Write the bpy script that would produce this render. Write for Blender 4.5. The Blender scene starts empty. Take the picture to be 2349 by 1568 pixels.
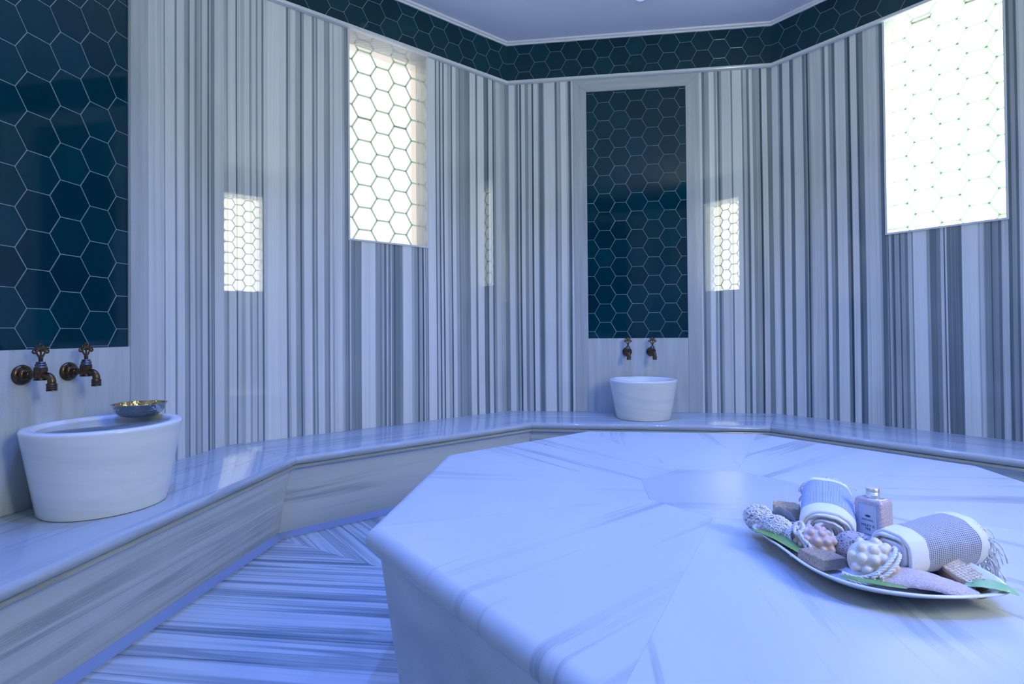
import bpy, bmesh, math, random
from mathutils import Vector, Matrix, noise
PI = math.pi
sc = bpy.context.scene
C = sc.collection
# ------------------------------------------------------------------ camera, world, exposure
PITCH, ROLL, YAW = 0.0111, -0.00818, 0.124
def _r2(x, y, a): return (math.cos(a)*x - math.sin(a)*y, math.sin(a)*x + math.cos(a)*y)
_R = Vector((*_r2(1, 0, YAW), 0))
_U = Vector((*_r2(0, -math.sin(PITCH), YAW), math.cos(PITCH)))
_F = Vector((*_r2(0, math.cos(PITCH), YAW), math.sin(PITCH)))
_Ri = _R*math.cos(ROLL) + _U*math.sin(ROLL)
_Ui = _U*math.cos(ROLL) - _R*math.sin(ROLL)
cam = bpy.data.cameras.new('camera'); co = bpy.data.objects.new('camera', cam); C.objects.link(co)
CAM = Vector((-0.393, -1.475, 0.893))
M = Matrix.Identity(4)
for i in range(3):
    M[i][0] = _Ri[i]; M[i][1] = _Ui[i]; M[i][2] = -_F[i]; M[i][3] = CAM[i]
co.matrix_world = M
cam.sensor_width = 36; cam.lens = 1207.78/2349*36; cam.shift_y = -33.13/2349; cam.clip_start = 0.01
sc.camera = co
sc.view_settings.view_transform = 'Standard'; sc.view_settings.look = 'None'
sc.view_settings.gamma = 1; sc.view_settings.exposure = 0.49; sc.view_settings.use_curve_mapping = False
w = bpy.data.worlds.new('world'); sc.world = w; w.use_nodes = True
w.node_tree.nodes['Background'].inputs[0].default_value = (0.3, 0.4, 0.6, 1)
w.node_tree.nodes['Background'].inputs[1].default_value = 0.0
# ------------------------------------------------------------------ room numbers (metres; origin on the floor under the middle of the dome)
RA = 2.075; ZB = 0.368; ZS = 0.466
Z_RAIL0, Z_RAIL1, Z_COR0, Z_CEIL = 2.586, 2.608, 2.850, 2.871
T8 = math.tan(PI/8)
BLUE = (0.07, 0.20, 1.0)
SPOTS = [(1.69, k*PI/4 + PI/2, 24.0, 1.15, 'wall') for k in range(8)] + [(1.15, PI/8 + k*PI/4, 66.0, 1.50, 'mid') for k in range(8)]
WIN_POWER = {1: 4.0, -1: 1.15, 3: 18.5, -3: 1.2}
WIN_COLOR = {1: (.97, 1.0, .86), -1: (1.0, .94, .82), 3: (1.0, 1.0, .76), -3: (1.0, 1.0, .80)}
def wn(k):
    a = PI/2 - k*PI/4
    return Vector((math.cos(a), math.sin(a), 0)), Vector((math.sin(a), -math.cos(a), 0))
def WP(k, u, z, R=RA):
    n, t = wn(k)
    p = n*R + t*u
    return Vector((p.x, p.y, z))
# ------------------------------------------------------------------ object helpers
def link(name, me, mat=None, parent=None, smooth=True):
    o = bpy.data.objects.new(name, me); C.objects.link(o)
    if mat is not None:
        me.materials.append(mat)
    if parent is not None: o.parent = parent
    if smooth:
        for p in me.polygons: p.use_smooth = True
    return o
def obj(name, bm, mat=None, parent=None, smooth=False, recalc=True, auto=None):
    me = bpy.data.meshes.new(name)
    if recalc: bmesh.ops.recalc_face_normals(bm, faces=bm.faces)
    bm.to_mesh(me); bm.free()
    o = link(name, me, mat, parent, smooth)
    if auto is not None:
        for p in me.polygons: p.use_smooth = True
        me.set_sharp_from_angle(angle=math.radians(auto))
    return o
def empty(name, label, cat, loc=(0, 0, 0), rz=0, group=None):
    o = bpy.data.objects.new(name, None); C.objects.link(o)
    o.location = loc; o.rotation_euler = (0, 0, rz)
    o['label'] = label; o['category'] = cat
    if group: o['group'] = group
    return o
def tag(o, label, cat, group=None):
    o['label'] = label; o['category'] = cat
    if group: o['group'] = group
    return o
def struct(o): o['kind'] = 'structure'; return o
def copy_tree(root):
    r = root.copy(); C.objects.link(r)
    for ch in list(root.children):
        c = ch.copy(); C.objects.link(c); c.parent = r
        for g in list(ch.children):
            d = g.copy(); C.objects.link(d); d.parent = c
    return r
def box(bm, lo, hi, mtx=None):
    vs = [Vector((x, y, z)) for x in (lo[0], hi[0]) for y in (lo[1], hi[1]) for z in (lo[2], hi[2])]
    if mtx is not None: vs = [mtx @ v for v in vs]
    v = [bm.verts.new(p) for p in vs]
    for f in ((0, 1, 3, 2), (4, 6, 7, 5), (0, 4, 5, 1), (2, 3, 7, 6), (0, 2, 6, 4), (1, 5, 7, 3)):
        bm.faces.new([v[i] for i in f])
def lathe(bm, prof, n=48, mtx=None, sx=1, sy=1, close=False):
    rings = []
    for r, z in prof:
        if r < 1e-6:
            p = Vector((0, 0, z)); rings.append([bm.verts.new(mtx @ p if mtx else p)])
        else:
            ring = []
            for i in range(n):
                a = 2*PI*i/n; p = Vector((r*math.cos(a)*sx, r*math.sin(a)*sy, z))
                ring.append(bm.verts.new(mtx @ p if mtx else p))
            rings.append(ring)
    if close: rings.append(rings[0])
    for a, b in zip(rings[:-1], rings[1:]):
        for i in range(n):
            j = (i+1) % n
            if len(a) == 1 and len(b) == 1: break
            if len(a) == 1: bm.faces.new((a[0], b[i], b[j]))
            elif len(b) == 1: bm.faces.new((a[i], a[j], b[0]))
            else: bm.faces.new((a[i], a[j], b[j], b[i]))
def tube(bm, pts, r, n=8, cap=True, closed=False):
    pts = [Vector(p) for p in pts]; N = len(pts)
    rr = r if isinstance(r, (list, tuple)) else [r]*N
    up = Vector((0, 0, 1)); rings = []
    prev = None
    for i, p in enumerate(pts):
        if closed: d = pts[(i+1) % N] - pts[i-1]
        else: d = pts[min(i+1, N-1)] - pts[max(i-1, 0)]
        if d.length < 1e-9: d = Vector((0, 0, 1))
        d.normalize()
        if prev is None:
            a = d.cross(up)
            if a.length < 1e-3: a = d.cross(Vector((1, 0, 0)))
        else:
            a = prev - d*prev.dot(d)
            if a.length < 1e-6: a = d.orthogonal()
        a.normalize(); prev = a; b = d.cross(a)
        rings.append([bm.verts.new(p + (a*math.cos(2*PI*k/n) + b*math.sin(2*PI*k/n))*rr[i]) for k in range(n)])
    m = N if closed else N-1
    for i in range(m):
        A, B = rings[i], rings[(i+1) % N]
        for k in range(n):
            bm.faces.new((A[k], A[(k+1) % n], B[(k+1) % n], B[k]))
    if cap and not closed:
        bm.faces.new(rings[0][::-1]); bm.faces.new(rings[-1])
def frame_mtx(origin, x, z=Vector((0, 0, 1))):
    x = Vector(x).normalized(); z = Vector(z); y = z.cross(x).normalized(); z = x.cross(y).normalized()
    m = Matrix.Identity(4)
    for i in range(3): m[i][0] = x[i]; m[i][1] = y[i]; m[i][2] = z[i]; m[i][3] = origin[i]
    return m
# ------------------------------------------------------------------ material helpers
class NT:
    def __init__(s, name):
        s.m = bpy.data.materials.new(name); s.m.use_nodes = True
        s.t = s.m.node_tree; s.t.nodes.clear()
        s.out = s.t.nodes.new('ShaderNodeOutputMaterial')
        s.b = s.t.nodes.new('ShaderNodeBsdfPrincipled'); s.l(s.b.outputs[0], s.out.inputs[0])
    def l(s, a, b): s.t.links.new(a, b)
    def n(s, typ, **kw):
        n = s.t.nodes.new('ShaderNode'+typ)
        for k, v in kw.items(): setattr(n, k, v)
        return n
    def val(s, x, sock):
        if isinstance(x, (int, float)): sock.default_value = x
        elif isinstance(x, (tuple, list, Vector)): sock.default_value = tuple(x)
        else: s.l(x, sock)
    def math(s, op, a, b=None, c=None, clamp=False):
        n = s.n('Math', operation=op, use_clamp=clamp); s.val(a, n.inputs[0])
        if b is not None: s.val(b, n.inputs[1])
        if c is not None: s.val(c, n.inputs[2])
        return n.outputs[0]
    def vm(s, op, a, b=None):
        n = s.n('VectorMath', operation=op); s.val(a, n.inputs[0])
        if b is not None: s.val(b, n.inputs[1])
        return n.outputs['Value'] if op in ('DOT_PRODUCT', 'LENGTH') else n.outputs[0]
    def mix(s, f, a, b, typ='RGBA', blend='MIX'):
        n = s.n('Mix', data_type=typ, blend_type=blend) if typ == 'RGBA' else s.n('Mix', data_type=typ)
        i = {'FLOAT': (2, 3, 0), 'VECTOR': (4, 5, 1), 'RGBA': (6, 7, 2)}[typ]
        s.val(f, n.inputs[0])
        if typ == 'RGBA':
            a = (*a, 1) if isinstance(a, tuple) and len(a) == 3 else a
            b = (*b, 1) if isinstance(b, tuple) and len(b) == 3 else b
        s.val(a, n.inputs[i[0]]); s.val(b, n.inputs[i[1]])
        return n.outputs[i[2]]
    def noise(s, vec, scale, detail=2, rough=.5, dist=0, dim='3D'):
        n = s.n('TexNoise', noise_dimensions=dim); s.val(scale, n.inputs['Scale']); n.inputs['Detail'].default_value = detail
        n.inputs['Roughness'].default_value = rough; n.inputs['Distortion'].default_value = dist
        if vec is not None: s.l(vec, n.inputs['W' if dim == '1D' else 'Vector'])
        return n.outputs[0]
    def ramp(s, f, stops, interp='LINEAR'):
        n = s.n('ValToRGB'); n.color_ramp.interpolation = interp; e = n.color_ramp.elements
        while len(e) > 1: e.remove(e[-1])
        e[0].position = stops[0][0]; e[0].color = s.c4(stops[0][1])
        for p, c in stops[1:]:
            q = e.new(p); q.color = s.c4(c)
        s.l(f, n.inputs[0]); return n.outputs[0]
    def c4(s, c): return (c, c, c, 1) if isinstance(c, (int, float)) else (*c, 1)
    def uv(s): return s.n('TexCoord').outputs['UV']
    def objc(s): return s.n('TexCoord').outputs['Object']
    def xyz(s, v):
        n = s.n('SeparateXYZ'); s.l(v, n.inputs[0]); return n.outputs
    def comb(s, x=0, y=0, z=0):
        n = s.n('CombineXYZ'); s.val(x, n.inputs[0]); s.val(y, n.inputs[1]); s.val(z, n.inputs[2]); return n.outputs[0]
    def bump(s, h, strength=.3, dist=.002):
        n = s.n('Bump'); n.inputs['Strength'].default_value = strength; n.inputs['Distance'].default_value = dist
        s.l(h, n.inputs['Height']); s.l(n.outputs[0], s.b.inputs['Normal'])
    def set(s, col=None, rough=None, metal=None, spec=None, **kw):
        if col is not None: s.val((*col, 1) if isinstance(col, tuple) and len(col) == 3 else col, s.b.inputs['Base Color'])
        if rough is not None: s.val(rough, s.b.inputs['Roughness'])
        if metal is not None: s.val(metal, s.b.inputs['Metallic'])
        if spec is not None: s.val(spec, s.b.inputs['Specular IOR Level'])
        for k, v in kw.items(): s.val(v, s.b.inputs[k.replace('_', ' ')])
        return s.m
def simple(name, col, rough=.5, metal=0, **kw): return NT(name).set(col, rough, metal, **kw)
M_WHITE = (0.80, 0.82, 0.83); M_MID = (0.40, 0.45, 0.48); M_DARK = (0.10, 0.13, 0.16)
def tone_color(s, t):
    return s.ramp(t, [(0.0, (0.88, 0.91, 0.88)), (0.25, (0.69, 0.735, 0.72)), (0.5, (0.37, 0.415, 0.42)), (0.75, (0.185, 0.235, 0.255)), (1.0, (0.06, 0.085, 0.105))])
def mat_wall():
    s = NT('striped_marble'); at = s.n('Attribute'); at.attribute_name = 'tone'; uv = s.uv(); x = s.xyz(uv)
    wob = s.noise(s.comb(s.math('MULTIPLY', x[0], 3), s.math('MULTIPLY', x[1], 1.1)), 2.0, 2)
    u2 = s.math('ADD', x[0], s.math('MULTIPLY', wob, .012))
    fine = s.noise(s.comb(s.math('MULTIPLY', u2, 190), s.math('MULTIPLY', x[1], .8)), 1.0, 3, .6)
    mid = s.noise(s.comb(s.math('MULTIPLY', u2, 45), s.math('MULTIPLY', x[1], .5)), 1.0, 2, .5)
    cl = s.noise(s.comb(s.math('MULTIPLY', x[0], 9), s.math('MULTIPLY', x[1], 2.2)), 1.0, 3, .5)
    t = s.math('ADD', at.outputs['Fac'], s.math('MULTIPLY', s.math('SUBTRACT', fine, .5), .34))
    t = s.math('ADD', t, s.math('MULTIPLY', s.math('SUBTRACT', mid, .5), .22))
    t = s.math('ADD', t, s.math('MULTIPLY', s.math('SUBTRACT', cl, .5), .16), clamp=True)
    return s.set(tone_color(s, t), .015, spec=.36)
def mat_plain(name, base=.3, gain=.25, rough=.10, fu=60., fv=2., fine=.12):
    """grey marble with soft streaks running along v"""
    s = NT(name); x = s.xyz(s.uv())
    a = s.noise(s.comb(s.math('MULTIPLY', x[0], fu), s.math('MULTIPLY', x[1], fv)), 1, 3, .55, .3)
    b = s.noise(s.comb(s.math('MULTIPLY', x[0], 300), s.math('MULTIPLY', x[1], 300)), 1, 2)
    t = s.math('ADD', base, s.math('MULTIPLY', s.math('SUBTRACT', a, .5), gain))
    t = s.math('ADD', t, s.math('MULTIPLY', s.math('SUBTRACT', b, .5), fine), clamp=True)
    return s.set(tone_color(s, t), rough, spec=.45)
def mat_vein(name, lo=.02, amt=.5, rough=.08, across=9., along=.5, thr=.58, body=.16, wob=.09):
    """white marble, veins stretched along v"""
    s = NT(name); x = s.xyz(s.uv())
    wv = s.noise(s.comb(s.math('MULTIPLY', x[0], 1.6), s.math('MULTIPLY', x[1], 1.3)), 1, 2)
    u = s.math('ADD', x[0], s.math('MULTIPLY', wv, wob))
    a = s.noise(s.comb(s.math('MULTIPLY', u, across), s.math('MULTIPLY', x[1], along)), 1, 5, .62)
    vein = s.ramp(a, [(thr-.07, 0.0), (thr, 1.0), (thr+.025, .25), (thr+.09, 0.0)])
    msk = s.ramp(s.noise(s.comb(s.math('MULTIPLY', x[0], 2.2), s.math('MULTIPLY', x[1], 1.5), 5.0), 1, 2), [(.38, 0.0), (.6, 1.0)])
    soft = s.noise(s.comb(s.math('MULTIPLY', u, across*.6), s.math('MULTIPLY', x[1], along*1.6), 3.0), 1, 3)
    t = s.math('ADD', lo, s.math('MULTIPLY', s.math('MULTIPLY', vein, msk), amt))
    t = s.math('ADD', t, s.math('MULTIPLY', s.math('SUBTRACT', soft, .35), body), clamp=True)
    return s.set(tone_color(s, t), rough, spec=.45)
def mat_floor():
    s = NT('striped_floor_marble'); x = s.xyz(s.uv())
    wv = s.noise(s.comb(s.math('MULTIPLY', x[0], 2.0), s.math('MULTIPLY', x[1], 2.2)), 1, 2)
    u = s.math('ADD', x[0], s.math('MULTIPLY', wv, .010))
    a = s.noise(s.comb(s.math('MULTIPLY', u, 17), s.math('MULTIPLY', x[1], .35)), 1, 1.5, .5)
    b = s.noise(s.comb(s.math('MULTIPLY', u, 62), s.math('MULTIPLY', x[1], .5)), 1, 2, .5)
    ta = s.ramp(a, [(.30, .50), (.36, .32), (.44, .34), (.50, .62), (.515, .45), (.58, .52), (.62, .32), (.69, .38), (.71, .62)])
    tb = s.ramp(b, [(.52, 0.0), (.62, .10), (.66, .32), (.72, .16)])
    t = s.math('ADD', ta, s.math('MULTIPLY', tb, .8), clamp=True)
    return s.set(tone_color(s, t), .16, spec=.5)
def mat_hex(w=.1225, name='teal_hexagon_tiles'):
    """glazed hexagon tiles, flat side up, joints .0025 wide; UV in metres with a tile centre at 0,0"""
    s = NT(name); x = s.xyz(s.uv()); R3 = math.sqrt(3)
    wvx = 0
    p = s.comb(s.math('DIVIDE', x[1], w), s.math('DIVIDE', x[0], w))
    r = (1, R3, 1); h = (.5, R3/2, 0)
    def cell(off):
        q = s.vm('DIVIDE', p, r); q = s.vm('ADD', q, off); q = s.vm('FRACTION', q); q = s.vm('MULTIPLY', q, (1, R3, 0)); return s.vm('SUBTRACT', q, h)
    a = cell((.5, .5, 0)); b = cell((0, 0, 0))
    sel = s.math('LESS_THAN', s.vm('LENGTH', b), s.vm('LENGTH', a))
    g = s.mix(sel, a, b, 'VECTOR')
    ga = s.xyz(s.vm('ABSOLUTE', g))
    d = s.math('MAXIMUM', ga[0], s.math('ADD', s.math('MULTIPLY', ga[0], .5), s.math('MULTIPLY', ga[1], R3/2)))
    ident = s.vm('SNAP', s.vm('ADD', s.vm('SUBTRACT', p, g), (.01, .01, 0)), (.1, .1, 1))
    wn_ = s.n('TexWhiteNoise', noise_dimensions='3D'); s.l(ident, wn_.inputs['Vector'])
    rnd = wn_.outputs['Value']; rc = s.xyz(wn_.outputs['Color'])
    grout = s.math('GREATER_THAN', d, .5 - .0011/w)
    cloud = s.noise(s.uv(), 14, 3)
    c = s.mix(rnd, (.0006, .026, .042), (.001, .048, .070))
    c = s.mix(s.math('MULTIPLY', cloud, .5), c, (.001, .038, .052))
    col = s.mix(grout, c, (.24, .32, .34))
    s.set(col, s.math('ADD', .06, s.math('MULTIPLY', grout, .5)), spec=.38)
    hgt = s.ramp(d, [(.478, 1.0), (.497, 0.0)])
    tilt = s.math('ADD', s.math('MULTIPLY', s.xyz(g)[0], s.math('SUBTRACT', rc[0], .5)), s.math('MULTIPLY', s.xyz(g)[1], s.math('SUBTRACT', rc[1], .5)))
    s.bump(s.math('ADD', hgt, s.math('MULTIPLY', tilt, 1.2)), .5, .0015)
    return s.m
def emis(name, col, strength):
    s = NT(name); e = s.n('Emission'); e.inputs[0].default_value = (*col, 1); e.inputs[1].default_value = strength
    s.l(e.outputs[0], s.out.inputs[0]); return s.m
m_wall = mat_wall(); m_frame = mat_plain('grey_marble', .42, .22, .12, 40, 1.5)
m_splash = mat_plain('splash_marble', .36, .36, .14, 22, 1.3)
m_rail = mat_plain('rail_marble', .24, .2, .12, 30, 4)
m_bench = mat_vein('bench_marble', .42, .12, .085, 9., .4, .56, .08)
m_front = mat_vein('bench_front_marble', .26, .24, .18, 9., .22, .57, .20, .03)
m_slab = mat_vein('platform_marble', .34, .17, .34, 11., .40, .60, .08, .035)
m_side = mat_plain('platform_side_marble', .38, .42, .16, 6, 2.2)
m_kerb = simple('kerb_blue_light_tint', (.30, .42, .80), .25)  # blue lamp light falling on the kerb is put into its base colour
m_sink = mat_plain('white_marble', .03, .42, .14, 3, 22, .05)
m_floor = mat_floor(); m_hex = mat_hex()
m_ceil = simple('ceiling_paint', (.80, .86, .94), .6)  # white ceiling; bluish tint puts the blue bounce light into the colour
m_cor = simple('cornice_plaster', (.82, .84, .84), .4)
s = NT('lattice_bars'); tr = s.n('BsdfTranslucent'); tr.inputs[0].default_value = (.34, .39, .34, 1); ad = s.n('AddShader')
s.set((.42, .48, .44), .3); s.l(s.b.outputs[0], ad.inputs[0]); s.l(tr.outputs[0], ad.inputs[1]); s.l(ad.outputs[0], s.out.inputs[0]); m_lat = s.m
m_boxw = simple('light_box_lining', (.86, .82, .80), .4)
# ------------------------------------------------------------------ stripes, read off each wall as (from u, to u, tone)
# each wall: from u, to u (mm from the wall's middle, rightward), tone
ST = {
-2: '426.9 471.0 0.3 471.0 489.2 0.3 489.2 493.8 0.65 498.4 545.7 0.2 552.9 560.3 0.6 562.7 602.6 0.22 605.2 625.7 0.5 628.3 633.5 0.7 638.7 662.5 0.28 670.6 676.0 0.62 681.4 700.6 0.42 703.3 708.9 0.58 714.4 745.6 0.27 751.3 755.6 0.9 760.0 768.7 0.4 771.6 774.6 0.55 776.0 779.0 0.7 780.5 786.4 0.5 787.8 792.3 0.7 796.8 844.0 0.22',
-1: '-860.8 -858.9 0.8 -856.1 -848.7 0.4 -846.8 -841.2 0.5 -837.4 -807.2 0.22 -805.3 -801.4 0.85 -799.5 -784.2 0.3 -782.2 -768.7 0.38 -764.8 -747.2 0.2 -745.3 -737.4 0.5 -733.5 -717.6 0.25 -713.6 -709.6 0.6 -707.6 -691.6 0.28 -687.6 -682.5 0.75 -679.5 -665.3 0.25 -661.2 -611.6 0.1 -607.4 -575.8 0.16 -571.6 -565.2 0.75 -563.0 -554.5 0.36 -550.2 -530.8 0.18 -526.4 -504.6 0.45 -502.4 -498.0 0.88 -495.8 -487.0 0.5 -482.6 -446.8 0.18 -440.1 -433.3 0.65 -431.0 -424.2 0.36 -422.0 -417.4 0.6 -412.8 -383.0 0.2 -378.3 -359.7 0.5 -357.4 -352.7 0.62 -348.0 -336.2 0.24 -333.8 -329.1 0.42 -324.4 -283.7 0.24 -281.2 -271.6 0.42 -266.7 -252.1 0.6 -248.4 -244.7 0.75 -242.2 -234.9 0.3 -232.4 -222.5 0.6 -220.0 -212.6 0.7 -210.1 -192.6 0.62 -187.5 -177.5 0.64 -172.4 -134.1 0.14 -131.5 -126.4 0.22 -123.8 -95.2 0.14 -92.6 -66.3 0.5 -63.7 -58.4 0.65 -55.7 -42.4 0.46 -39.7 -29.0 0.8 -26.3 -18.2 0.34 -15.5 -10.1 0.55 -7.4 -2.0 0.7 -0.7 3.4 0.3 6.1 17.1 0.6 19.8 25.3 0.85 28.0 55.6 0.68 58.4 72.4 0.62 78.0 131.8 0.14 134.6 149.0 0.36 151.9 172.2 0.52 175.1 180.9 0.9 183.8 204.4 0.46 207.3 213.2 0.95 216.2 225.1 0.36 228.0 231.0 0.65 234.0 237.0 0.34 239.9 245.9 0.62 248.9 300.3 0.12 303.4 309.5 0.75 312.6 328.0 0.35 331.1 337.2 0.88 340.3 352.8 0.3 355.9 362.1 0.9 365.3 387.3 0.24 390.4 412.6 0.42 415.8 420.6 0.85 425.4 447.9 0.18 451.2 470.6 0.45 473.9 480.4 0.66 483.7 513.3 0.52 516.6 553.2 0.62 560.0 597.2 0.2 600.6 610.9 0.7 617.7 662.7 0.18 666.2 687.2 0.72 690.8 699.6 0.85 704.9 733.4 0.24 737.0 744.1 0.85 747.7 758.5 0.52 765.8 798.5 0.3 802.2 835.3 0.42 842.8 857.7 0.68',
0: '-852.0 -849.0 0.6 -843.0 -810.2 0.14 -807.2 -798.3 0.45 -795.3 -786.4 0.75 -783.4 -774.5 0.4 -771.5 -765.6 0.98 -759.7 -738.9 0.18 -735.9 -718.1 0.56 -712.2 -691.5 0.35 -688.6 -682.7 0.95 -676.8 -650.2 0.18 -647.3 -641.4 0.5 -638.4 -614.9 0.757 -612.0 -609.0 0.5 -603.1 -535.7 0.18 -532.8 -521.1 0.757 -518.2 -503.6 0.4 -500.7 -497.8 0.5 -492.0 -459.9 0.13 -457.0 -448.3 0.36 -442.5 -436.7 0.8 -433.8 -428.0 0.95 -422.2 -404.8 0.24 -401.9 -396.1 0.8 -390.3 -335.4 0.35 381.1 397.5 0.35 400.2 422.1 0.22 424.8 438.5 0.757 441.2 465.7 0.5 471.1 498.3 0.13 501.0 511.9 0.52 514.6 520.0 0.28 522.8 533.6 0.817 536.3 544.4 0.5 549.8 603.8 0.28 606.5 611.9 0.72 617.3 671.1 0.18 673.7 681.8 0.65 684.5 703.2 0.4 705.9 716.6 0.817 721.9 737.9 0.24 740.6 759.3 0.56 761.9 783.2 0.5 785.9 793.9 1 799.2 828.4 0.28 831.0 841.6 0.7',
1: '-872.7 -867.1 0.8 -861.6 -823.2 0.13 -820.5 -812.3 0.5 -809.6 -796.2 0.817 -790.8 -751.0 0.18 -748.4 -730.1 0.757 -724.9 -673.7 0.24 -671.2 -658.6 0.731 -656.1 -651.1 0.5 -648.6 -641.1 0.95 -638.6 -631.1 0.5 -626.2 -565.4 0.3 -563.0 -558.2 0.55 -555.8 -546.3 0.774 -541.5 -525.0 0.18 -522.7 -506.3 0.56 -504.0 -492.4 0.817 -487.8 -437.8 0.24 -435.5 -424.3 0.7 -419.9 -413.2 1 -408.8 -380.2 0.24 -375.9 -367.2 0.86 -365.0 -347.8 0.74 -343.6 -280.5 0.3 -278.5 -268.2 0.46 -266.1 -247.8 0.8 -245.7 -239.7 0.62 -238.7 -236.6 0.9 -235.6 -225.6 0.4 -223.6 -219.6 0.7 -215.6 -211.6 0.88 -209.6 -189.9 0.45 -185.9 -182.0 0.85 -180.1 -164.5 0.5 -162.5 -151.0 0.68 -147.1 -133.7 0.34 -131.8 -128.0 0.6 -124.2 -70.2 0.16 -66.5 -57.3 0.5 -53.7 -33.8 0.774 -32.0 -28.4 0.78 -26.6 -12.4 0.68 -8.8 1.8 0.33 3.6 7.1 0.9 8.8 14.1 0.28 17.6 29.8 0.774 31.5 33.2 0.6 34.9 59.0 0.757 60.7 72.5 0.78 75.9 135.5 0.18 137.1 142.0 0.45 145.2 156.5 0.33 159.7 182.0 0.62 183.6 186.7 0.85 188.3 208.6 0.62 210.2 219.5 0.817 222.5 245.5 0.38 247.0 257.6 0.817 260.6 274.1 0.56 275.6 283.0 0.817 286.0 293.3 0.36',
}
H = RA*T8
def stripes(k):
    rnd = random.Random(40+k); out = []
    if k in ST:
        v = [float(q) for q in ST[k].split()]
        for i in range(0, len(v), 3):
            out.append((v[i]/1000, v[i+1]/1000, v[i+2]))
    def fill(a, b):
        u = a
        while u < b-.004:
            wd = rnd.choice([.004, .008, .014, .02, .03, .045]); t = rnd.choice([.15, .2, .25, .45, .55]) if wd > .01 else rnd.choice([.6, .75, .9])
            e = min(u+wd, b); out.append((u+.001, e-.001, t)); u = e
    if k == -2: fill(-H, .40)
    elif k == 1: fill(max(q[1] for q in out), H)
    elif k not in ST: fill(-H, H)
    out.sort(); return out
NICHE = (-2, 0, 2, 4); WIN = (-1, 1, 3, -3)
NU, NZ0, NZ1, ND = .322, .855, 2.506, .012
WU, WZ0, WZ1, WD = .240, 1.425, 2.586, .13
SIDE = {0: 'back', 1: 'back_right', 2: 'right', 3: 'front_right', 4: 'front', -3: 'front_left', -2: 'left', -1: 'back_left'}
def build_wall(k):
    pts = []
    for a, b, t in stripes(k):
        a = max(a, -H); b = min(b, H)
        if b <= a: continue
        if pts and a < pts[-1][0]: a = pts[-1][0]+1e-4
        if b <= a: b = a+1e-4
        pts += [(a, t), (b, t)]
    pts = [p for p in pts if -H+1e-3 < p[0] < H-1e-3]
    pts = [(-H, pts[0][1])] + pts + [(H, pts[-1][1])]
    hu, h0, h1, hd = (NU, NZ0, NZ1, ND) if k in NICHE else (WU, WZ0, WZ1, WD+.11)
    def tone_at(u):
        for (a, t), (b, q) in zip(pts[:-1], pts[1:]):
            if a <= u <= b: return t + (q-t)*(u-a)/max(b-a, 1e-6)
        return .3
    for e in (-hu, hu): pts.append((e, tone_at(e)))
    pts.sort(); us = []
    for u, t in pts:
        if us and u-us[-1][0] < 5e-5: continue
        us.append((u, t))
    zs = sorted(set([0, .368, .7, h0, 1.15, 1.8, 2.2, h1, Z_CEIL+.02] + ([1.425] if k in NICHE else [.9])))
    bm = bmesh.new(); lay = bm.verts.layers.float.new('tone'); uvl = bm.loops.layers.uv.new('UVMap')
    def nv(u, z, R, t): v = bm.verts.new(WP(k, u, z, R)); v[lay] = t; return v
    grid = [[nv(u + (0.0016*math.sin(z*2.3+k*1.7+u*6) if abs(abs(u)-H) > 1e-3 and abs(abs(u)-hu) > 1e-3 else 0), z, RA, t) for z in zs] for u, t in us]
    def face(vs, uvs):
        f = bm.faces.new(vs)
        for l, q in zip(f.loops, uvs): l[uvl].uv = (q[0]+7*k, q[1])
    for i in range(len(us)-1):
        for j in range(len(zs)-1):
            if us[i][0] >= -hu-6e-5 and us[i+1][0] <= hu+6e-5 and zs[j] >= h0-1e-6 and zs[j+1] <= h1+1e-6: continue
            face((grid[i][j], grid[i+1][j], grid[i+1][j+1], grid[i][j+1]), ((us[i][0], zs[j]), (us[i+1][0], zs[j]), (us[i+1][0], zs[j+1]), (us[i][0], zs[j+1])))
    def quad(P):
        vs = [nv(u, z, R, .40) for u, z, R in P]; face(vs, [(u + (R-RA), z) for u, z, R in P])
    Ro = RA+.28; r1 = RA+hd
    # pocket sides and back
    quad([(-hu, h0, RA), (-hu, h1, RA), (-hu, h1, r1), (-hu, h0, r1)]); quad([(hu, h0, RA), (hu, h0, r1), (hu, h1, r1), (hu, h1, RA)])
    quad([(-hu, h0, RA), (-hu, h0, r1), (hu, h0, r1), (hu, h0, RA)]); quad([(-hu, h1, RA), (hu, h1, RA), (hu, h1, r1), (-hu, h1, r1)])
    quad([(-hu, h0, r1), (-hu, h1, r1), (hu, h1, r1), (hu, h0, r1)])
    Ho = Ro*T8; zt = Z_CEIL+.02
    quad([(-Ho, 0, Ro), (-Ho, zt, Ro), (Ho, zt, Ro), (Ho, 0, Ro)])
    quad([(-H, 0, RA), (-Ho, 0, Ro), (Ho, 0, Ro), (H, 0, RA)]); quad([(-H, zt, RA), (H, zt, RA), (Ho, zt, Ro), (-Ho, zt, Ro)])
    quad([(-H, 0, RA), (-H, zt, RA), (-Ho, zt, Ro), (-Ho, 0, Ro)]); quad([(H, 0, RA), (Ho, 0, Ro), (Ho, zt, Ro), (H, zt, RA)])
    o = obj('wall_'+SIDE[k], bm, m_wall, recalc=False); struct(o); return o
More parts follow.
